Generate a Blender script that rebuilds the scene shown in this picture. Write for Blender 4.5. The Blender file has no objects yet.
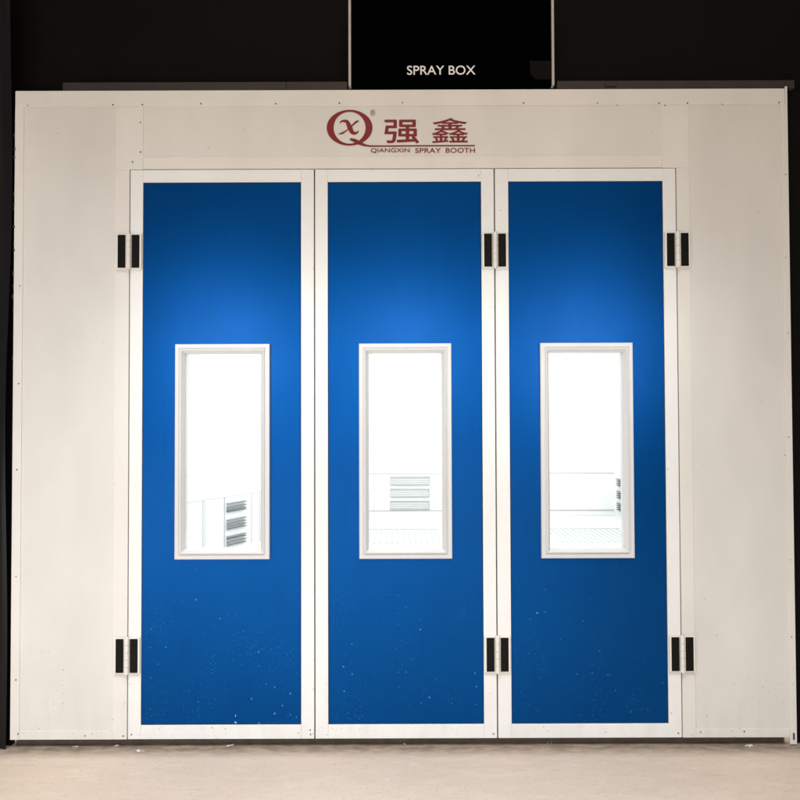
import bpy, bmesh, math, random
from mathutils import Matrix, Vector
random.seed(7)
S = bpy.context.scene
col = S.collection
R = math.radians

# ------------------------------------------------------------------ materials
def newmat(name):
    m = bpy.data.materials.new(name); m.use_nodes = True
    nt = m.node_tree; b = nt.nodes['Principled BSDF']
    return m, nt, b
def N(nt, t, **kw):
    n = nt.nodes.new(t)
    for k, v in kw.items(): setattr(n, k, v)
    return n
def coords(nt, scale=(1, 1, 1)):
    g = N(nt, 'ShaderNodeNewGeometry'); mp = N(nt, 'ShaderNodeMapping')
    mp.inputs['Scale'].default_value = scale
    nt.links.new(g.outputs['Position'], mp.inputs['Vector'])
    return mp.outputs['Vector']
def noise(nt, vec, scale, detail=3, rough=.55):
    n = N(nt, 'ShaderNodeTexNoise'); n.inputs['Scale'].default_value = scale
    n.inputs['Detail'].default_value = detail; n.inputs['Roughness'].default_value = rough
    nt.links.new(vec, n.inputs['Vector']); return n.outputs['Fac']
def mrange(nt, v, a, b, c=0., d=1., smooth=False):
    n = N(nt, 'ShaderNodeMapRange')
    if smooth: n.interpolation_type = 'SMOOTHSTEP'
    n.inputs[1].default_value = a; n.inputs[2].default_value = b
    n.inputs[3].default_value = c; n.inputs[4].default_value = d
    nt.links.new(v, n.inputs[0]); return n.outputs[0]
def math_(nt, op, a, b):
    n = N(nt, 'ShaderNodeMath', operation=op)
    for i, v in enumerate((a, b)):
        if isinstance(v, (int, float)): n.inputs[i].default_value = v
        else: nt.links.new(v, n.inputs[i])
    return n.outputs[0]
def mix(nt, fac, a, b):
    n = N(nt, 'ShaderNodeMix', data_type='RGBA')
    if isinstance(fac, (int, float)): n.inputs[0].default_value = fac
    else: nt.links.new(fac, n.inputs[0])
    for i, v in ((6, a), (7, b)):
        if isinstance(v, tuple): n.inputs[i].default_value = (*v, 1)
        else: nt.links.new(v, n.inputs[i])
    return n.outputs[2]
def bump(nt, b, h, strength, dist):
    n = N(nt, 'ShaderNodeBump'); n.inputs['Strength'].default_value = strength
    n.inputs['Distance'].default_value = dist
    nt.links.new(h, n.inputs['Height']); nt.links.new(n.outputs[0], b.inputs['Normal'])
def sepz(nt):
    g = N(nt, 'ShaderNodeNewGeometry'); s = N(nt, 'ShaderNodeSeparateXYZ')
    nt.links.new(g.outputs['Position'], s.inputs[0]); return s.outputs['Z']
def specks(nt, scale, size, keep, zmask=None, clump=None, flat=False):
    """scattered small irregular dots: voronoi cells, a random share kept"""
    g = N(nt, 'ShaderNodeNewGeometry'); sp = N(nt, 'ShaderNodeSeparateXYZ'); cb = N(nt, 'ShaderNodeCombineXYZ')
    nt.links.new(g.outputs['Position'], sp.inputs[0]); nt.links.new(sp.outputs['X'], cb.inputs[0])
    nt.links.new(sp.outputs['Y' if flat else 'Z'], cb.inputs[1]); v = cb.outputs[0]
    w = N(nt, 'ShaderNodeTexNoise'); w.inputs['Scale'].default_value = scale*2.3
    nt.links.new(v, w.inputs['Vector'])
    add = N(nt, 'ShaderNodeVectorMath', operation='MULTIPLY_ADD')
    nt.links.new(w.outputs['Color'], add.inputs[0]); add.inputs[1].default_value = (.5/scale,)*3
    nt.links.new(v, add.inputs[2])
    vo = N(nt, 'ShaderNodeTexVoronoi', voronoi_dimensions='2D'); vo.inputs['Scale'].default_value = scale
    nt.links.new(add.outputs[0], vo.inputs['Vector'])
    sc = N(nt, 'ShaderNodeSeparateColor'); nt.links.new(vo.outputs['Color'], sc.inputs[0])
    k = mrange(nt, sc.outputs[0], 1-keep-.001, 1-keep)
    rad = mrange(nt, sc.outputs[1], 0, 1, size*.35, size)
    d = math_(nt, 'LESS_THAN', vo.outputs['Distance'], rad)
    r = math_(nt, 'MULTIPLY', d, k)
    r = math_(nt, 'MULTIPLY', r, mrange(nt, sc.outputs[2], 0, 1, .25, 1))
    if clump: r = math_(nt, 'MULTIPLY', r, mrange(nt, noise(nt, v, clump, 2), .46, .6))
    if zmask: r = math_(nt, 'MULTIPLY', r, mrange(nt, sepz(nt), *zmask))
    return r

def paint(name, base, rough=.42, dirt=True, tint=.06, coat=0.0):
    m, nt, b = newmat(name)
    v = coords(nt, (1, 1, .45))
    dark = tuple(c*(1-tint*1.6) for c in base)
    f = mrange(nt, noise(nt, v, 2.3, 4), .35, .7)
    c = mix(nt, f, base, dark)
    c = mix(nt, mrange(nt, noise(nt, v, 34, 3), .52, .75, 0, .35), c, tuple(x*.93 for x in base))
    if dirt:
        low = mrange(nt, sepz(nt), .05, .55, 1., 0., True)
        g = math_(nt, 'MULTIPLY', low, mrange(nt, noise(nt, coords(nt, (3, 1, 1)), 5, 5), .45, .75))
        c = mix(nt, math_(nt, 'MULTIPLY', g, .12), c, (.34, .29, .22))
        c = mix(nt, math_(nt, 'MULTIPLY', specks(nt, 17, .06, .045), .75), c, (.16, .12, .08))
        c = mix(nt, math_(nt, 'MULTIPLY', specks(nt, 42, .16, .30, (.1, .75, .9, 0), 5), .8), c, (.20, .15, .10))
    nt.links.new(c, b.inputs['Base Color'])
    r = mrange(nt, noise(nt, v, 6, 4), .3, .7, rough-.07, rough+.08)
    nt.links.new(r, b.inputs['Roughness'])
    b.inputs['Specular IOR Level'].default_value = .35
    h = noise(nt, coords(nt), 3.2, 2)
    bump(nt, b, h, .25, .01)
    return m

M = {}
M['cream'] = paint('cream_paint', (.775, .745, .695), .46)
M['panel'] = paint('cream_panel_paint', (.735, .71, .662), .5, tint=.07)
M['frame'] = paint('door_frame_paint', (.83, .825, .80), .40, tint=.04)
M['white'] = paint('window_moulding', (.66, .655, .65), .36, dirt=False, tint=.03)
M['hinge'] = paint('hinge_paint', (.80, .77, .70), .35, dirt=False)
def simple(name, c, rough=.5, metal=0, var=.15, sc=12, bstr=0, bd=.003, spec=.5):
    m, nt, b = newmat(name)
    f = noise(nt, coords(nt), sc, 4)
    nt.links.new(mix(nt, f, tuple(x*(1-var) for x in c), tuple(x*(1+var) for x in c)), b.inputs['Base Color'])
    b.inputs['Roughness'].default_value = rough; b.inputs['Metallic'].default_value = metal
    b.inputs['Specular IOR Level'].default_value = spec
    if bstr: bump(nt, b, noise(nt, coords(nt), sc*3, 4), bstr, bd)
    return m
M['pad'] = simple('black_hinge_cover', (.006, .005, .0045), .6, bstr=.3, spec=.12)
M['seal'] = simple('dark_rubber', (.035, .027, .02), .8, spec=.2)
M['gasket'] = simple('black_gasket', (.010, .012, .02), .7, spec=.2)
M['screw'] = simple('zinc_screw', (.30, .25, .19), .5, .3)
M['rust'] = simple('dark_screw', (.07, .045, .03), .6, .2)
M['base'] = simple('dirty_base', (.11, .085, .065), .9, var=.45, sc=30, bstr=.5)
M['sealant'] = simple('brown_sealant', (.05, .03, .025), .8, var=.4, sc=60, bstr=.6)
M['red'] = simple('red_vinyl', (.20, .004, .006), .5, var=.06)
M['black'] = simple('black_board', (.0006, .0006, .0007), .6, spec=.0)
M['beam'] = simple('dark_steel', (.026, .021, .019), .6, var=.5, sc=9, bstr=.3)
M['wallblack'] = simple('black_wall', (.0035, .0027, .0024), .7, var=.5, sc=4, bstr=.3, spec=.1)
M['sheet'] = simple('black_plastic_sheet', (.008, .007, .008), .38, var=.3, spec=.2)
M['bar'] = simple('grey_bar', (.45, .44, .42), .5, .1)
M['letter'] = simple('white_letter', (.82, .82, .80), .5, var=.03)
M['crumb'] = simple('plaster_crumb', (.72, .66, .58), .9, var=.2, sc=80)
M['inwall'] = simple('white_inner_wall', (.80, .80, .80), .5, var=.01, sc=3, spec=.2)
M['inline'] = simple('grey_inner_joint', (.46, .465, .465), .5, var=.03)
M['inpale'] = simple('pale_inner_joint', (.58, .59, .59), .5, var=.03)
M['inslat'] = simple('grey_louvre', (.42, .44, .45), .5, var=.05)
M['inslat2'] = simple('dark_louvre', (.20, .21, .22), .5, var=.1)
M['infloor'] = simple('white_inner_floor', (.74, .74, .735), .5, var=.02, sc=5, spec=.2)
M['ingrate'] = simple('grey_floor_slat', (.42, .45, .44), .5, var=.05)

# blue door sheet
m, nt, b = newmat('blue_door_paint'); M['blue'] = m
v = coords(nt, (1, 1, .7))
c = mix(nt, mrange(nt, noise(nt, v, 1.7, 3), .35, .7), (.0004, .072, .280), (.0004, .065, .258))
c = mix(nt, mrange(nt, noise(nt, coords(nt, (7, 1, 1)), 5, 4), .5, .8, 0, .3), c, (.0004, .053, .210))
sp1 = specks(nt, 26, .105, .17, (.15, 1.05, 1, 0), 2.5)
sp2 = specks(nt, 70, .19, .34, (.15, 1.1, .7, 0), 3.5)
c = mix(nt, sp1, c, (.42, .66, .88))
c = mix(nt, math_(nt, 'MULTIPLY', sp2, .7), c, (.16, .38, .66))
nt.links.new(c, b.inputs['Base Color'])
nt.links.new(mrange(nt, noise(nt, v, 5, 4), .3, .7, .455, .485), b.inputs['Roughness'])
b.inputs['Metallic'].default_value = .90; b.inputs['Specular IOR Level'].default_value = .12; b.inputs['Coat Weight'].default_value = .06; b.inputs['Coat Roughness'].default_value = .30
bump(nt, b, noise(nt, coords(nt), 2.2, 1), .05, .008)

# concrete floor
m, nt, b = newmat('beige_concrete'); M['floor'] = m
v = coords(nt, (.5, 1.8, 1))
c = mix(nt, mrange(nt, noise(nt, v, 2.0, 5), .3, .7), (.65, .53, .425), (.58, .465, .365))
c = mix(nt, mrange(nt, noise(nt, v, 14, 6, .7), .48, .72, 0, .5), c, (.70, .60, .50))
c = mix(nt, mrange(nt, noise(nt, coords(nt, (1, 1, 1)), 60, 4, .7), .55, .75, 0, .45), c, (.36, .29, .22))
c = mix(nt, mrange(nt, noise(nt, coords(nt, (.5, 7, 1)), 6, 4, .6), .60, .70, 0, .35), c, (.42, .34, .27))
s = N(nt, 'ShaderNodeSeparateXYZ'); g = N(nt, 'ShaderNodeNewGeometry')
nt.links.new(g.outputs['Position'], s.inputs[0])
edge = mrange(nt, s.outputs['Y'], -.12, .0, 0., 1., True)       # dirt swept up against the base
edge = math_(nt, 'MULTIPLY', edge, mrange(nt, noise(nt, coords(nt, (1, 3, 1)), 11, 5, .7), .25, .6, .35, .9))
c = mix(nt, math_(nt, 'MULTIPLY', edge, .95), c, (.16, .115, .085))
c = mix(nt, math_(nt, 'MULTIPLY', specks(nt, 30, .10, .12, flat=True), .6), c, (.25, .19, .14))
nt.links.new(c, b.inputs['Base Color']); b.inputs['Roughness'].default_value = .75
b.inputs['Specular IOR Level'].default_value = .25
bump(nt, b, noise(nt, coords(nt), 45, 6, .7), .35, .004)

# window glass: clear sheet, faint mirror
m = bpy.data.materials.new('clear_glass'); m.use_nodes = True; nt = m.node_tree; nt.nodes.clear()
o = N(nt, 'ShaderNodeOutputMaterial'); mx = N(nt, 'ShaderNodeMixShader')
t = N(nt, 'ShaderNodeBsdfTransparent'); gl = N(nt, 'ShaderNodeBsdfGlossy')
t.inputs[0].default_value = (.97, .985, .98, 1); gl.inputs['Roughness'].default_value = .03
fr = N(nt, 'ShaderNodeFresnel'); fr.inputs[0].default_value = 1.13
nt.links.new(fr.outputs[0], mx.inputs[0]); nt.links.new(t.outputs[0], mx.inputs[1])
nt.links.new(gl.outputs[0], mx.inputs[2]); nt.links.new(mx.outputs[0], o.inputs[0]); M['glass'] = m

# ------------------------------------------------------------------ mesh helpers
def box(bm, x0, x1, y0, y1, z0, z1, bev=0):
    vs = [bm.verts.new((x, y, z)) for x in (x0, x1) for y in (y0, y1) for z in (z0, z1)]
    fs = []
    for f in ((0, 1, 3, 2), (4, 6, 7, 5), (0, 4, 5, 1), (2, 3, 7, 6), (0, 2, 6, 4), (1, 5, 7, 3)):
        fs.append(bm.faces.new([vs[i] for i in f]))
    if bev:
        es = list({e for f in fs for e in f.edges})
        bmesh.ops.bevel(bm, geom=es, offset=bev, segments=2, profile=.5, affect='EDGES')
def cyl(bm, c, r, h, axis='Z', seg=20, r2=None):
    mt = Matrix.Translation(c)
    if axis == 'Y': mt = mt @ Matrix.Rotation(R(90), 4, 'X')
    if axis == 'X': mt = mt @ Matrix.Rotation(R(90), 4, 'Y')
    bmesh.ops.create_cone(bm, cap_ends=True, segments=seg, radius1=r, radius2=r if r2 is None else r2, depth=h, matrix=mt)
def holed(bm, x0, x1, z0, z1, hx0, hx1, hz0, hz1, y0, y1):
    """a plate with a rectangular opening"""
    xs = (x0, hx0, hx1, x1); zs = (z0, hz0, hz1, z1)
    V = {(i, j, k): bm.verts.new((xs[i], (y0, y1)[k], zs[j])) for i in range(4) for j in range(4) for k in (0, 1)}
    for i in range(3):
        for j in range(3):
            if i == j == 1: continue
            bm.faces.new([V[i, j, 0], V[i+1, j, 0], V[i+1, j+1, 0], V[i, j+1, 0]])
            bm.faces.new([V[i, j, 1], V[i, j+1, 1], V[i+1, j+1, 1], V[i+1, j, 1]])
    for ring in ([(0, 0), (1, 0), (2, 0), (3, 0), (3, 1), (3, 2), (3, 3), (2, 3), (1, 3), (0, 3), (0, 2), (0, 1)],
                 [(1, 1), (1, 2), (2, 2), (2, 1)]):
        for a in range(len(ring)):
            p, q = ring[a], ring[(a+1) % len(ring)]
            bm.faces.new([V[p[0], p[1], 0], V[p[0], p[1], 1], V[q[0], q[1], 1], V[q[0], q[1], 0]])
def mould(bm, x0, x1, z0, z1, prof):
    """mitred picture-frame moulding: prof = (inset, y)"""
    rings = []
    for ins, y in prof:
        rings.append([bm.verts.new(p) for p in ((x0+ins, y, z0+ins), (x1-ins, y, z0+ins), (x1-ins, y, z1-ins), (x0+ins, y, z1-ins))])
    for a, b2 in zip(rings, rings[1:]):
        for i in range(4):
            j = (i+1) % 4
            bm.faces.new([a[i], a[j], b2[j], b2[i]])
def prop(o, label=None, cat=None, group=None, kind=None):
    for k, val in (('label', label), ('category', cat), ('group', group), ('kind', kind)):
        if val: o[k] = val
    return o
def obj(name, bm, mat, parent=None, loc=None, smooth=False):
    bmesh.ops.recalc_face_normals(bm, faces=bm.faces)
    me = bpy.data.meshes.new(name); bm.to_mesh(me); bm.free()
    if smooth:
        for p in me.polygons: p.use_smooth = True
    me.materials.append(mat)
    o = bpy.data.objects.new(name, me); col.objects.link(o)
    if parent: o.parent = parent
    if loc: o.location = loc
    return o
def empty(name, loc=(0, 0, 0)):
    o = bpy.data.objects.new(name, None); col.objects.link(o); o.location = loc
    o.empty_display_size = .2; return o
B = bmesh.new
def text_bm(bm, s, x0, x1, z0, z1, y, thick, off=0.0):
    """lettering fitted into the rectangle x0..x1, z0..z1 on the plane y (facing -Y)"""
    cu = bpy.data.curves.new('t', 'FONT'); cu.body = s; cu.size = 1; cu.offset = off
    cu.extrude = .001; cu.resolution_u = 5
    to = bpy.data.objects.new('t', cu); col.objects.link(to)
    dg = bpy.context.evaluated_depsgraph_get(); dg.update()
    me = bpy.data.meshes.new_from_object(to.evaluated_get(dg))
    bpy.data.objects.remove(to); bpy.data.curves.remove(cu)
    xs = [v.co.x for v in me.vertices]; ys = [v.co.y for v in me.vertices]
    a, b_, c_, d = min(xs), max(xs), min(ys), max(ys)
    sx = (x1-x0)/(b_-a); sz = (z1-z0)/(d-c_)
    for v in me.vertices:
        x, yy, zz = v.co
        v.co = (x0+(x-a)*sx, y-thick*(.5+zz/.002), z0+(yy-c_)*sz)
    bm.from_mesh(me); bpy.data.meshes.remove(me)

# ------------------------------------------------------------------ ground and hall
bm = B(); n = 1
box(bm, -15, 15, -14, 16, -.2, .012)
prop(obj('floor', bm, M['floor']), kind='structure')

def hall_wall(name, x0, x1, z0, z1, y0=.03, y1=.055):
    bm = B(); box(bm, x0, x1, y0, y1, z0, z1)
    prop(obj(name, bm, M['wallblack']), kind='structure')
hall_wall('wall_left', -7, -1.945, .0, 3.30)
hall_wall('wall_right', 1.964, 7, .0, 3.30)
bm = B(); box(bm, -7, 7, .12, .16, 3.303, 6); prop(obj('wall_above', bm, M['wallblack']), kind='structure')

# ------------------------------------------------------------------ the booth
booth = empty('spray_booth')
prop(booth, 'cream steel spray booth front with three blue doors in a row', 'spray booth')
FX0, FX1, FT, FB = -1.936, 1.958, 3.298, .055
S1, S2, S3, S4 = -1.356, -.427, .4785, 1.393     # door seams
DT, DB = 2.896, .056

def part(name, bm, mat, parent=booth, **k): return obj(name, bm, mat, parent, **k)

# flat sheet panels
for x0, x1, z0, z1 in ((-1.930, S1-.0025, FB, FT-.004), (S4+.0025, 1.952, FB, FT-.004)):
    bm = B(); box(bm, x0, x1, .0030, .05, z0, z1, .001); part('wall_panel', bm, M['panel'])
bm = B(); box(bm, S1-.0015, S4+.0015, .0030, .05, DT+.003, FT-.004, .001); part('header_panel', bm, M['panel'])

# cover strips, each its own piece, butted with hairline joints
def strip(name, x0, x1, z0, z1, y0=0., y1=.0026, bev=.0008):
    bm = B(); box(bm, x0, x1, y0, y1, z0, z1, bev); return part(name, bm, M['cream'])
strip('top_trim', FX0+.0005, FX1-.012, 3.216, FT)
strip('corner_trim', FX0, -1.892, FB, 3.2155, -.001)
strip('door_post', -1.430, S1-.0025, FB, DT, .0002)
strip('door_post', -1.430, -1.290, DT+.0006, 3.2154, .0002)
strip('bottom_trim', -1.8915, -1.4305, FB, .098)
strip('door_post', S4+.0025, 1.460, FB, DT, .0002)
strip('door_post', 1.326, 1.460, DT+.0006, 3.2154, .0002)
strip('bottom_trim', 1.4605, 1.9235, FB, .098)
strip('door_head_trim', -1.2895, 1.3255, DT+.003, 2.960, .0002)
# right corner: an angle that runs down to the floor and stands a little above the top
bm = B()
box(bm, 1.924, FX1, -.003, .0022, .022, 3.2155, .0008)
box(bm, FX1-.0105, FX1, -.003, .0022, 3.216, 3.308, .0008)
box(bm, FX1-.002, FX1+.0005, .0025, .05, .022, 3.308)
part('corner_trim', bm, M['cream'])
bm = B(); box(bm, FX0-.001, FX0+.002, .002, .05, FB, FT-.002); part('corner_trim', bm, M['cream'])
# base channel under the booth, set back
bm = B(); box(bm, -1.93, 1.923, .045, .10, .0, .054); part('base_channel', bm, M['base'])

# screws and open screw holes
sc_pts = [(-1.872, 3.222), (-1.44, 3.226), (-1.296, 3.226), (.02, 3.232), (.628, 3.228), (1.312, 3.224), (1.345, 3.213),
          (1.455, 3.224), (1.92, 3.226), (-1.304, 3.135), (-1.300, 2.985), (-1.340, 2.935),
          (-1.905, 2.31), (-1.91, 1.82), (-1.91, 1.39), (-1.91, .86), (-1.91, .35), (-1.90, .085), (-1.565, .075), (-1.375, .073),
          (1.94, 2.86), (1.94, 2.44), (1.94, 2.06), (1.94, 1.54), (1.941, .93), (1.942, .55), (1.70, .085), (1.48, .083),
          (-.62, 3.228), (-1.0, 3.23), (1.0, 3.226), (-.3, 3.231)]
for i, (x, z) in enumerate(sc_pts):
    bm = B(); x += random.uniform(-.004, .004)
    cyl(bm, (x, -.0022, z), .0036, .003, 'Y', 14, .0028)
    box(bm, x-.0026, x+.0026, -.0042, -.0034, z-.0004, z+.0004)
    part('screw', bm, M['rust'] if i % 3 else M['screw'])
bm = B(); box(bm, 1.938, 1.946, -.0045, -.0031, .045, .078, .002)
part('screw', bm, M['rust'])

# brown sealant squeezed out along the left edge
for k in range(16):
    z = 3.15-k*.075*random.uniform(.8, 1.35)
    if z < 1.9: break
    bm = B(); rr = random.uniform(.005, .011)
    bmesh.ops.create_icosphere(bm, subdivisions=2, radius=rr, matrix=Matrix.Translation((-1.9385+random.uniform(-.002, .002), .003, z)) @ Matrix.Diagonal((.55, .8, random.uniform(.9, 1.8), 1)))
    for v in bm.verts: v.co += Vector((random.uniform(-1, 1), 0, random.uniform(-1, 1)))*.0014
    part('sealant_bead', bm, M['sealant'])

# dark strips added behind each seam to block light leaking from inside
for x in (S1, S2, S3, S4):
    bm = B(); box(bm, x-.012, x+.012, .046, .058, FB-.003, DT+.01); part('door_seal', bm, M['seal'])
bm = B(); box(bm, S1+.013, S4-.013, .0505, .058, DT-.012, DT+.012); part('door_seal', bm, M['seal'])

# red logo lettering on the header, laid out in the logo's own units
def L(x, y): return ((316+.70*x-400)*.005+.004, 3.208-(.72*(y))*.00506)
bm = B(); yy = .0018
def poly(pts):
    y = yy-.0006
    a = [bm.verts.new((L(*p)[0], y, L(*p)[1])) for p in pts]
    bm.faces.new(a)
def ribbon(pts, ws):
    """a stroke of varying width through pts"""
    P = [Vector(p) for p in pts]; l = []; r = []
    for i, p in enumerate(P):
        d = (P[min(i+1, len(P)-1)]-P[max(i-1, 0)]).normalized(); nrm = Vector((-d.y, d.x))
        l.append(p+nrm*ws[i]/2); r.append(p-nrm*ws[i]/2)
    for i in range(len(P)-1): poly([l[i], l[i+1], r[i+1], r[i]])
def spline(pts, ws, n=8):
    out = []; wo = []
    q = [pts[0]]+list(pts)+[pts[-1]]; w = [ws[0]]+list(ws)+[ws[-1]]
    for i in range(1, len(q)-2):
        for k in range(n):
            t = k/n
            out.append(tuple(.5*((2*q[i][a])+(-q[i-1][a]+q[i+1][a])*t+(2*q[i-1][a]-5*q[i][a]+4*q[i+1][a]-q[i+2][a])*t*t+(-q[i-1][a]+3*q[i][a]-3*q[i+1][a]+q[i+2][a])*t**3) for a in (0, 1)))
            wo.append(w[i]+(w[i+1]-w[i])*t)
    out.append(pts[-1]); wo.append(ws[-1]); ribbon(out, wo)
K = 72
for i in range(K):
    a, c_ = 2*math.pi*i/K, 2*math.pi*(i+1)/K
    o1 = lambda t: (47.5+33*math.cos(t), 28+25*math.sin(t)); i1 = lambda t: (47.5+23*math.cos(t), 28+22.2*math.sin(t))
    poly([o1(a), o1(c_), i1(c_), i1(a)])
part('logo_ring', bm, M['red'])
yy = .0014
bm = B(); spline([(48, 44), (55, 46), (62, 49.5), (72, 53), (88, 53.8), (150, 53.6), (228, 53.6)], [2.5, 5, 5, 2.6, 2, 1.8, 1.8])
part('logo_underline', bm, M['red'])
bm = B()
spline([(34, 22), (35, 19.5), (39, 18.5), (44, 20), (47.5, 27), (51.5, 34.5), (57, 35.5), (60.5, 32.5)], [1, 2, 3, 5, 7, 5.5, 3, 1.2])
part('logo_letter', bm, M['red'])
yy = .0016
bm = B(); spline([(61, 18.5), (57, 20), (50, 26), (43, 32), (37, 35.5), (32, 36.5)], [1.2, 3, 1.8, 1.6, 2.8, 1.2])
part('logo_letter', bm, M['red'])
def lx(x): return L(x, 0)[0]
def lz(y): return L(0, y)[1]
for s, x0, x1, y0, y1, off in (('强', 98, 147, 17.5, 49.5, .0022), ('鑫', 166, 218, 15, 49.5, .0009), ('QIANGXIN', 78, 134, 56.8, 63.4, .0004),
                          ('SPRAY', 142, 179, 56.8, 63.4, .0004), ('BOOTH', 186, 228, 56.8, 63.4, .0004), ('®', 77.5, 84.5, 3, 11, 0)):
    bm = B()
    for q, (dx, dz) in enumerate(((0, 0), (off, 0), (-off, 0), (0, off), (0, -off)) if off else ((0, 0),)):
        text_bm(bm, s, lx(x0)+dx, lx(x1)+dx, lz(y1)+dz, lz(y0)+dz, .0022-q*.00012, .0006)
    part('lettering', bm, M['red'])

# hinges: body plates + two black cover pads + barrel
def make_hinge():
    bm = B()
    box(bm, -.0645, -.0125, -.010, .0, -.089, .089, .003); box(bm, .0125, .0645, -.010, .0, -.089, .089, .003)
    h = obj('hinge', bm, M['hinge'], booth)
    for s_ in (-1, 1):
        bm = B(); box(bm, s_*.035-.0195, s_*.035+.0195, -.0125, -.009, -.083, .083, .0022); obj('cover_pad', bm, M['pad'], h)
    bm = B()
    for k in range(5):
        z = -.0712+k*.0356; cyl(bm, (0, -.010, z), .0115, .0338, 'Z', 20)
    cyl(bm, (0, -.010, 0), .008, .184, 'Z', 16)
    obj('barrel', bm, M['hinge'], h)
    return h
hg = make_hinge(); first = True
for x in (S1, S3, S4):
    for z in (2.480, .470):
        if first: h = hg; first = False
        else:
            h = hg.copy(); col.objects.link(h)
            for ch in hg.children:
                c2 = ch.copy(); col.objects.link(c2); c2.parent = h
        h.location = (x, -.0015, z)

# doors
G = .0032
win = [(-1.122, -.650), (-.2045, .2570), (.7005, 1.1625)]
WZ0, WZ1 = .943, 2.014
prof = [(0, .004), (0, -.010), (.0025, -.0135), (.019, -.0135), (.0215, -.009), (.0245, -.009), (.0275, -.0165), (.032, -.0175), (.046, .003), (.0475, .012), (.0475, .046)]
blue = [(-1.2895, -.4945), (-.3605, .4115), (.5480, 1.3260)]
seams = [S1, S2, S3, S4]
for i in range(3):
    x0, x1 = seams[i]+G, seams[i+1]-G; b0, b1 = blue[i]; wx0, wx1 = win[i]
    if i == 0: b0 = -1.2895
    bm = B()
    box(bm, x0, b0, -.001, .044, DB, DT-.002, .0015); box(bm, b1, x1, -.001, .044, DB, DT-.002, .0015)
    box(bm, b0+.0003, b1-.0003, -.0008, .044, DB, .124, .0012); box(bm, b0+.0003, b1-.0003, -.0008, .044, 2.831, DT-.002, .0012)
    d = part('door', bm, M['frame'])
    d['label'] = ['left door leaf, hinged to the left wall panel', 'middle door leaf', 'right door leaf, hinged on both sides'][i]
    bm = B(); holed(bm, b0+.0035, b1-.0035, .1275, 2.8275, wx0+.02, wx1-.02, WZ0+.02, WZ1-.02, .0035, .040)
    obj('blue_panel', bm, M['blue'], d)
    bm = B(); holed(bm, b0, b1, .124, 2.831, b0+.02, b1-.02, .144, 2.811, .006, .0350)
    obj('gasket', bm, M['gasket'], d)
    bm = B(); mould(bm, wx0, wx1, WZ0, WZ1, prof); obj('window_frame', bm, M['white'], d)
    bm = B(); box(bm, wx0+.0480, wx1-.0480, .020, .024, WZ0+.048, WZ1-.048); obj('window_pane', bm, M['glass'], d)
    for x, z in ([(x0+.018, .08)] if i == 0 else []) + [(x1-.018, .078), (x1-.02, .10)][: 2 if i == 0 else 1]:
        bm = B(); cyl(bm, (x, -.002, z), .0032, .003, 'Y', 12); obj('screw', bm, M['rust'], d)

# ------------------------------------------------------------------ booth interior (seen through the windows)
IL, IR, ID, IH = -2.02, 3.39, 6.98, 3.27
def ipart(name, mat, *b_, **k):
    bm = B(); box(bm, *b_); return part(name, bm, M[mat])
ipart('inner_floor', 'infloor', -2.46, IR, .10, ID, .016, .024)
ipart('ceiling', 'inwall', -2.55, IR+.05, .125, ID+.05, IH, IH+.025)
ipart('side_wall', 'inwall', -2.51, -2.46, .06, 3.42, .0, IH)
ipart('side_wall', 'inwall', -1.60, -1.55, 4.93, ID, .0, IH)
ipart('front_lining', 'inwall', -2.46, -1.95, .057, .062, .0, IH)
AW = Matrix.Translation((-2.28, 3.70, 0)) @ Matrix.Rotation(math.atan2(.86, .51), 4, 'Z')     # x runs along the slanting wall, -y faces the room
def apart(name, mat, *boxes):
    bm = B()
    for b_ in boxes: box(bm, *b_)
    bmesh.ops.transform(bm, matrix=AW, verts=bm.verts); return part(name, bm, M[mat])
apart('side_wall', 'inwall', (-.36, 1.46, .0, .05, 0, IH))
for t0, t1, mt_ in ((.195, .245, 'inpale'), (.515, .530, 'inline'), (.955, .972, 'inpale'), (1.09, 1.12, 'inpale')):
    apart('wall_joint', mt_, (t0, t1, -.006, -.001, .10, .70))
apart('wall_joint', 'inpale', (-.35, 1.45, -.006, -.001, .701, .715))
ipart('side_wall', 'inwall', IR, IR+.05, .06, ID, .0, IH)
ipart('rear_wall', 'inwall', -1.6, IR+.05, ID, ID+.05, .0, IH)
ipart('front_lining', 'inwall', 1.97, IR, .057, .062, .0, IH)
# thin grey joints and rails on the inner walls
for b_ in ((-1.54, IR, ID-.006, ID-.001, .690, .702), (-1.54, IR, ID-.010, ID-.001, .105, .118), (-1.54, IR, ID-.012, ID-.001, .018, .026),
           (-.42, -.412, ID-.005, ID-.001, .12, .69), (1.62, 1.628, ID-.005, ID-.001, .12, .69), (1.0, 1.006, ID-.004, ID-.001, .7, 3.2), (2.3, 2.306, ID-.004, ID-.001, .7, 3.2)):
    ipart('wall_joint', 'inline', *b_)
ipart('wall_joint', 'inline', IR-.006, IR-.001, 5.2, 5.21, .1, 1.5)
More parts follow.
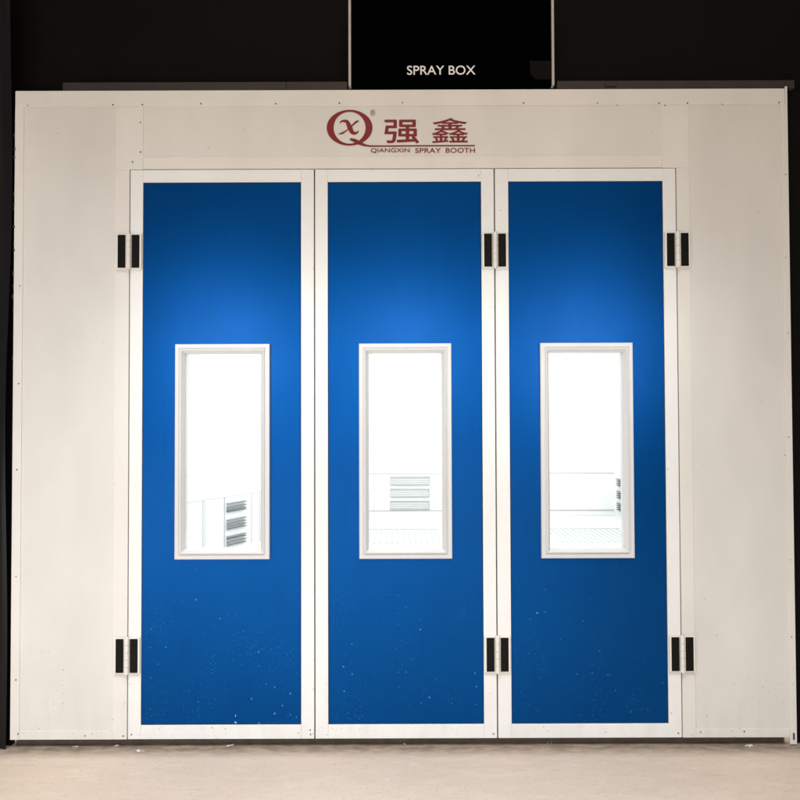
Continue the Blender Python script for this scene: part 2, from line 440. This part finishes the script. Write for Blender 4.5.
# exhaust louvres low on the walls, three banks each
def louvre(plane, a0, a1):
    bm = B()
    for c in (.575, .385, .200):
        for k in range(4):
            z = c+.048-k*.032
            j = random.uniform(-.006, .006)
            if plane == 'rear': box(bm, a0, a1, ID-.012, ID-.004, z-.0035, z+.0035)
            elif plane == 'left': box(bm, a0, a1, -.03, -.004, z-.006+j, z+.005+j)
            else: box(bm, IR-.035, IR-.004, a0, a1, z-.006, z+.007)
    if plane == 'left': bmesh.ops.transform(bm, matrix=AW, verts=bm.verts)
    return part('louvre_vent', bm, M['inslat2' if plane != 'rear' else 'inline'])
louvre('rear', -.14, .445); louvre('left', .552, .848); louvre('right', 6.55, 6.78)
for z0, z1 in ((.13, .262), (.325, .455), (.515, .645)):
    bm = B(); holed(bm, -.16, .465, z0-.004, z1+.004, -.152, .457, z0, z1, ID-.02, ID-.002)
    part('louvre_frame', bm, M['inline'])
# slatted floor gratings
for x0, x1 in ((-.42, .50), (2.02, 3.05)):
    bm = B(); x = x0
    while x < x1:
        box(bm, x, x+.028, 4.86, 5.80, .0245, .032); x += .075
    box(bm, x0-.03, x1+.03, 5.81, 5.83, .0245, .033); part('floor_grating', bm, M['ingrate'])
ipart('floor_joint', 'inline', -1.5, IR, 6.1, 6.115, .0245, .028)
# ceiling light boxes (real lamps sit just below)
for k, (lx_, ly) in enumerate(((-.9, 1.9), (2.0, 1.9), (-.9, 5.1), (2.0, 5.1))):
    pw = (58, 74, 62, 84)[k]
    bm = B(); box(bm, lx_-.75, lx_+.75, ly-.9, ly+.9, IH-.03, IH-.002, .004); part('ceiling_light', bm, M['inwall'])
    la = bpy.data.lights.new('booth_lamp', 'AREA'); la.shape = 'RECTANGLE'; la.size = 1.5; la.size_y = 1.8
    la.energy = pw; la.color = (.97, 1.0, .99)
    lo = bpy.data.objects.new('booth_lamp', la); col.objects.link(lo); lo.location = (lx_, ly, IH-.04)

# ------------------------------------------------------------------ above the booth
bm = B(); box(bm, -1.70, -.262, .004, .05, 3.301, 3.343, .002); box(bm, .800, 2.00, .004, .05, 3.301, 3.343, .002)
box(bm, -1.70, 2.0, .05, .06, 3.301, 3.330)
box(bm, -.60, -.57, -.003, .004, 3.303, 3.338, .002); box(bm, 1.04, 1.10, -.004, .004, 3.312, 3.334, .003)
prop(obj('steel_beam', bm, M['beam']), 'dark brown steel beam lying along the top edge of the booth', 'beam')
sg = empty('sign', (.265, .02, 3.315)); prop(sg, 'black signboard with white capital letters above the middle door', 'sign')
def sgp(name, bm, mat): o = obj(name, bm, M[mat], sg); o.location = (-.265, -.02, -3.315); return o
bm = B(); box(bm, -.238, .768, -.004, .035, 3.312, 3.78, .003); sgp('board', bm, 'black')
bm = B(); text_bm(bm, 'SPRAY BOX', .041, .386, 3.371, 3.417, -.0042, .002, .004); sgp('lettering', bm, 'letter')
for x in (-.248, .778):
    bm = B(); box(bm, x-.0065, x+.0065, -.006, .03, 3.318, 3.78, .002); sgp('edge_bar', bm, 'bar')
bm = B()
a = [(.66, 3.40), (.665, 3.37), (.69, 3.345), (.765, 3.345), (.765, 3.44), (.66, 3.44)]
fr_ = [bm.verts.new((x, -.006, z)) for x, z in a]; bk = [bm.verts.new((x, -.003, z)) for x, z in a]
bm.faces.new(fr_); bm.faces.new(bk[::-1])
for i in range(6): bm.faces.new([fr_[i], bk[i], bk[(i+1) % 6], fr_[(i+1) % 6]])
sgp('corner_plate', bm, 'wallblack')

# black plastic sheet hanging on the wall left of the booth
bm = B(); nx, nz = 44, 60; V = {}
for i in range(nx+1):
    for j in range(nz+1):
        x = -2.75+i*.80/nx; z = .015+j*4.0/nz
        y = .008-.012*math.sin(x*38+1.2*math.sin(z*1.7))-.010*math.sin(x*17+z*2.1)-.006
        V[i, j] = bm.verts.new((x+.004*math.sin(z*3), y-.012, z))
for i in range(nx):
    for j in range(nz): bm.faces.new([V[i, j], V[i+1, j], V[i+1, j+1], V[i, j+1]])
prop(obj('plastic_sheet', bm, M['sheet'], smooth=True), 'black plastic sheet hanging down beside the left edge of the booth', 'plastic sheet')

# crumbs of plaster at the foot of the booth
cr = [(83, 744, 'by the foot of the left wall panel', .008), (121, 743, 'under the lower left hinge', .010), (150, 748, 'just right of the left door seam', .011),
      (232, 743, 'under the middle of the left door', .010), (403, 743, 'under the middle door', .008), (546, 742, 'under the left half of the right door', .010),
      (737, 745, 'in front of the right wall panel', .011)]
for px, py, where, r in cr:
    x = (px-400)/640*3.2*(1.02); y = -.0 + (746-py)*.012-.01
    bm = B()
    for k in range(5 if px != 737 else 9):
        rr = r*random.uniform(.22, .6)
        bmesh.ops.create_icosphere(bm, subdivisions=1, radius=rr, matrix=Matrix.Translation((random.gauss(0, r*1.1), random.gauss(0, r*.5), rr*.4)) @ Matrix.Rotation(random.random()*3, 4, 'Z') @ Matrix.Diagonal((1.5, .8, .55, 1)))
    for v in bm.verts: v.co += Vector((random.uniform(-1, 1), random.uniform(-1, 1), random.uniform(-.6, .6)))*.0016
    o = obj('plaster_crumb', bm, M['crumb'], loc=(x, y, .0125))
    prop(o, 'white plaster crumbs on the floor '+where, 'debris', 'plaster crumbs along the base')

# ------------------------------------------------------------------ light
def area(name, loc, target, sx, sy, power, color):
    la = bpy.data.lights.new(name, 'AREA'); la.shape = 'RECTANGLE'; la.size = sx; la.size_y = sy; la.energy = power; la.color = color
    o = bpy.data.objects.new(name, la); col.objects.link(o); o.location = loc
    o.rotation_euler = (Vector(target)-Vector(loc)).to_track_quat('-Z', 'Y').to_euler(); return o
area('daylight_opening', (-1.5, -4.5, .55), (-.1, 0, .7), 7.0, 1.5, 124, (.97, .98, 1.0))
area('warm_bounce', (.3, -3.0, 5.9), (.2, 0, 2.9), 4.0, 1.0, 52, (1.0, .72, .45))
o = area('daylight_above', (-.4, -2.9, 5.2), (-.4, -2.9, 0), 4.5, 2.4, 200, (.90, .95, 1.0)); o.data.spread = R(95)  # added overhead fill, spread narrowed, brightens floor and lower front
for (wx0, wx1), pw in zip(win, (205, 195, 205)):
    xc = (wx0+wx1)/2
    la = bpy.data.lights.new('door_spot', 'SPOT'); la.energy = pw; la.spot_size = R(21); la.spot_blend = 1.0  # added spots that imitate the glow around the windows
    la.shadow_soft_size = .36; la.color = (.90, .97, 1.0)
    o = bpy.data.objects.new('door_spot', la); col.objects.link(o)
    o.location = (xc*2, -3.6, 2.30)
    o.rotation_euler = (Vector((xc, 0, 1.97))-o.location).to_track_quat('-Z', 'Y').to_euler()

w = bpy.data.worlds.new('World'); S.world = w; w.use_nodes = True
w.node_tree.nodes['Background'].inputs[0].default_value = (.95, .93, .9, 1)
w.node_tree.nodes['Background'].inputs[1].default_value = .2

# ------------------------------------------------------------------ camera
cd = bpy.data.cameras.new('camera'); cam = bpy.data.objects.new('camera', cd); col.objects.link(cam)
cd.sensor_fit = 'HORIZONTAL'; cd.angle = 2*math.atan(400/640); cd.clip_end = 200; cd.clip_start = .05
cam.matrix_world = Matrix.Translation((0, -3.2, 1.67)) @ Matrix.Rotation(R(91.1), 4, 'X') @ Matrix.Rotation(R(-.19), 4, 'Z')
S.camera = cam
S.render.engine = 'CYCLES'
S.cycles.use_denoising = True
S.cycles.max_bounces = 8
S.view_settings.view_transform = 'Standard'; S.view_settings.look = 'None'
S.view_settings.exposure = 0; S.view_settings.gamma = 1
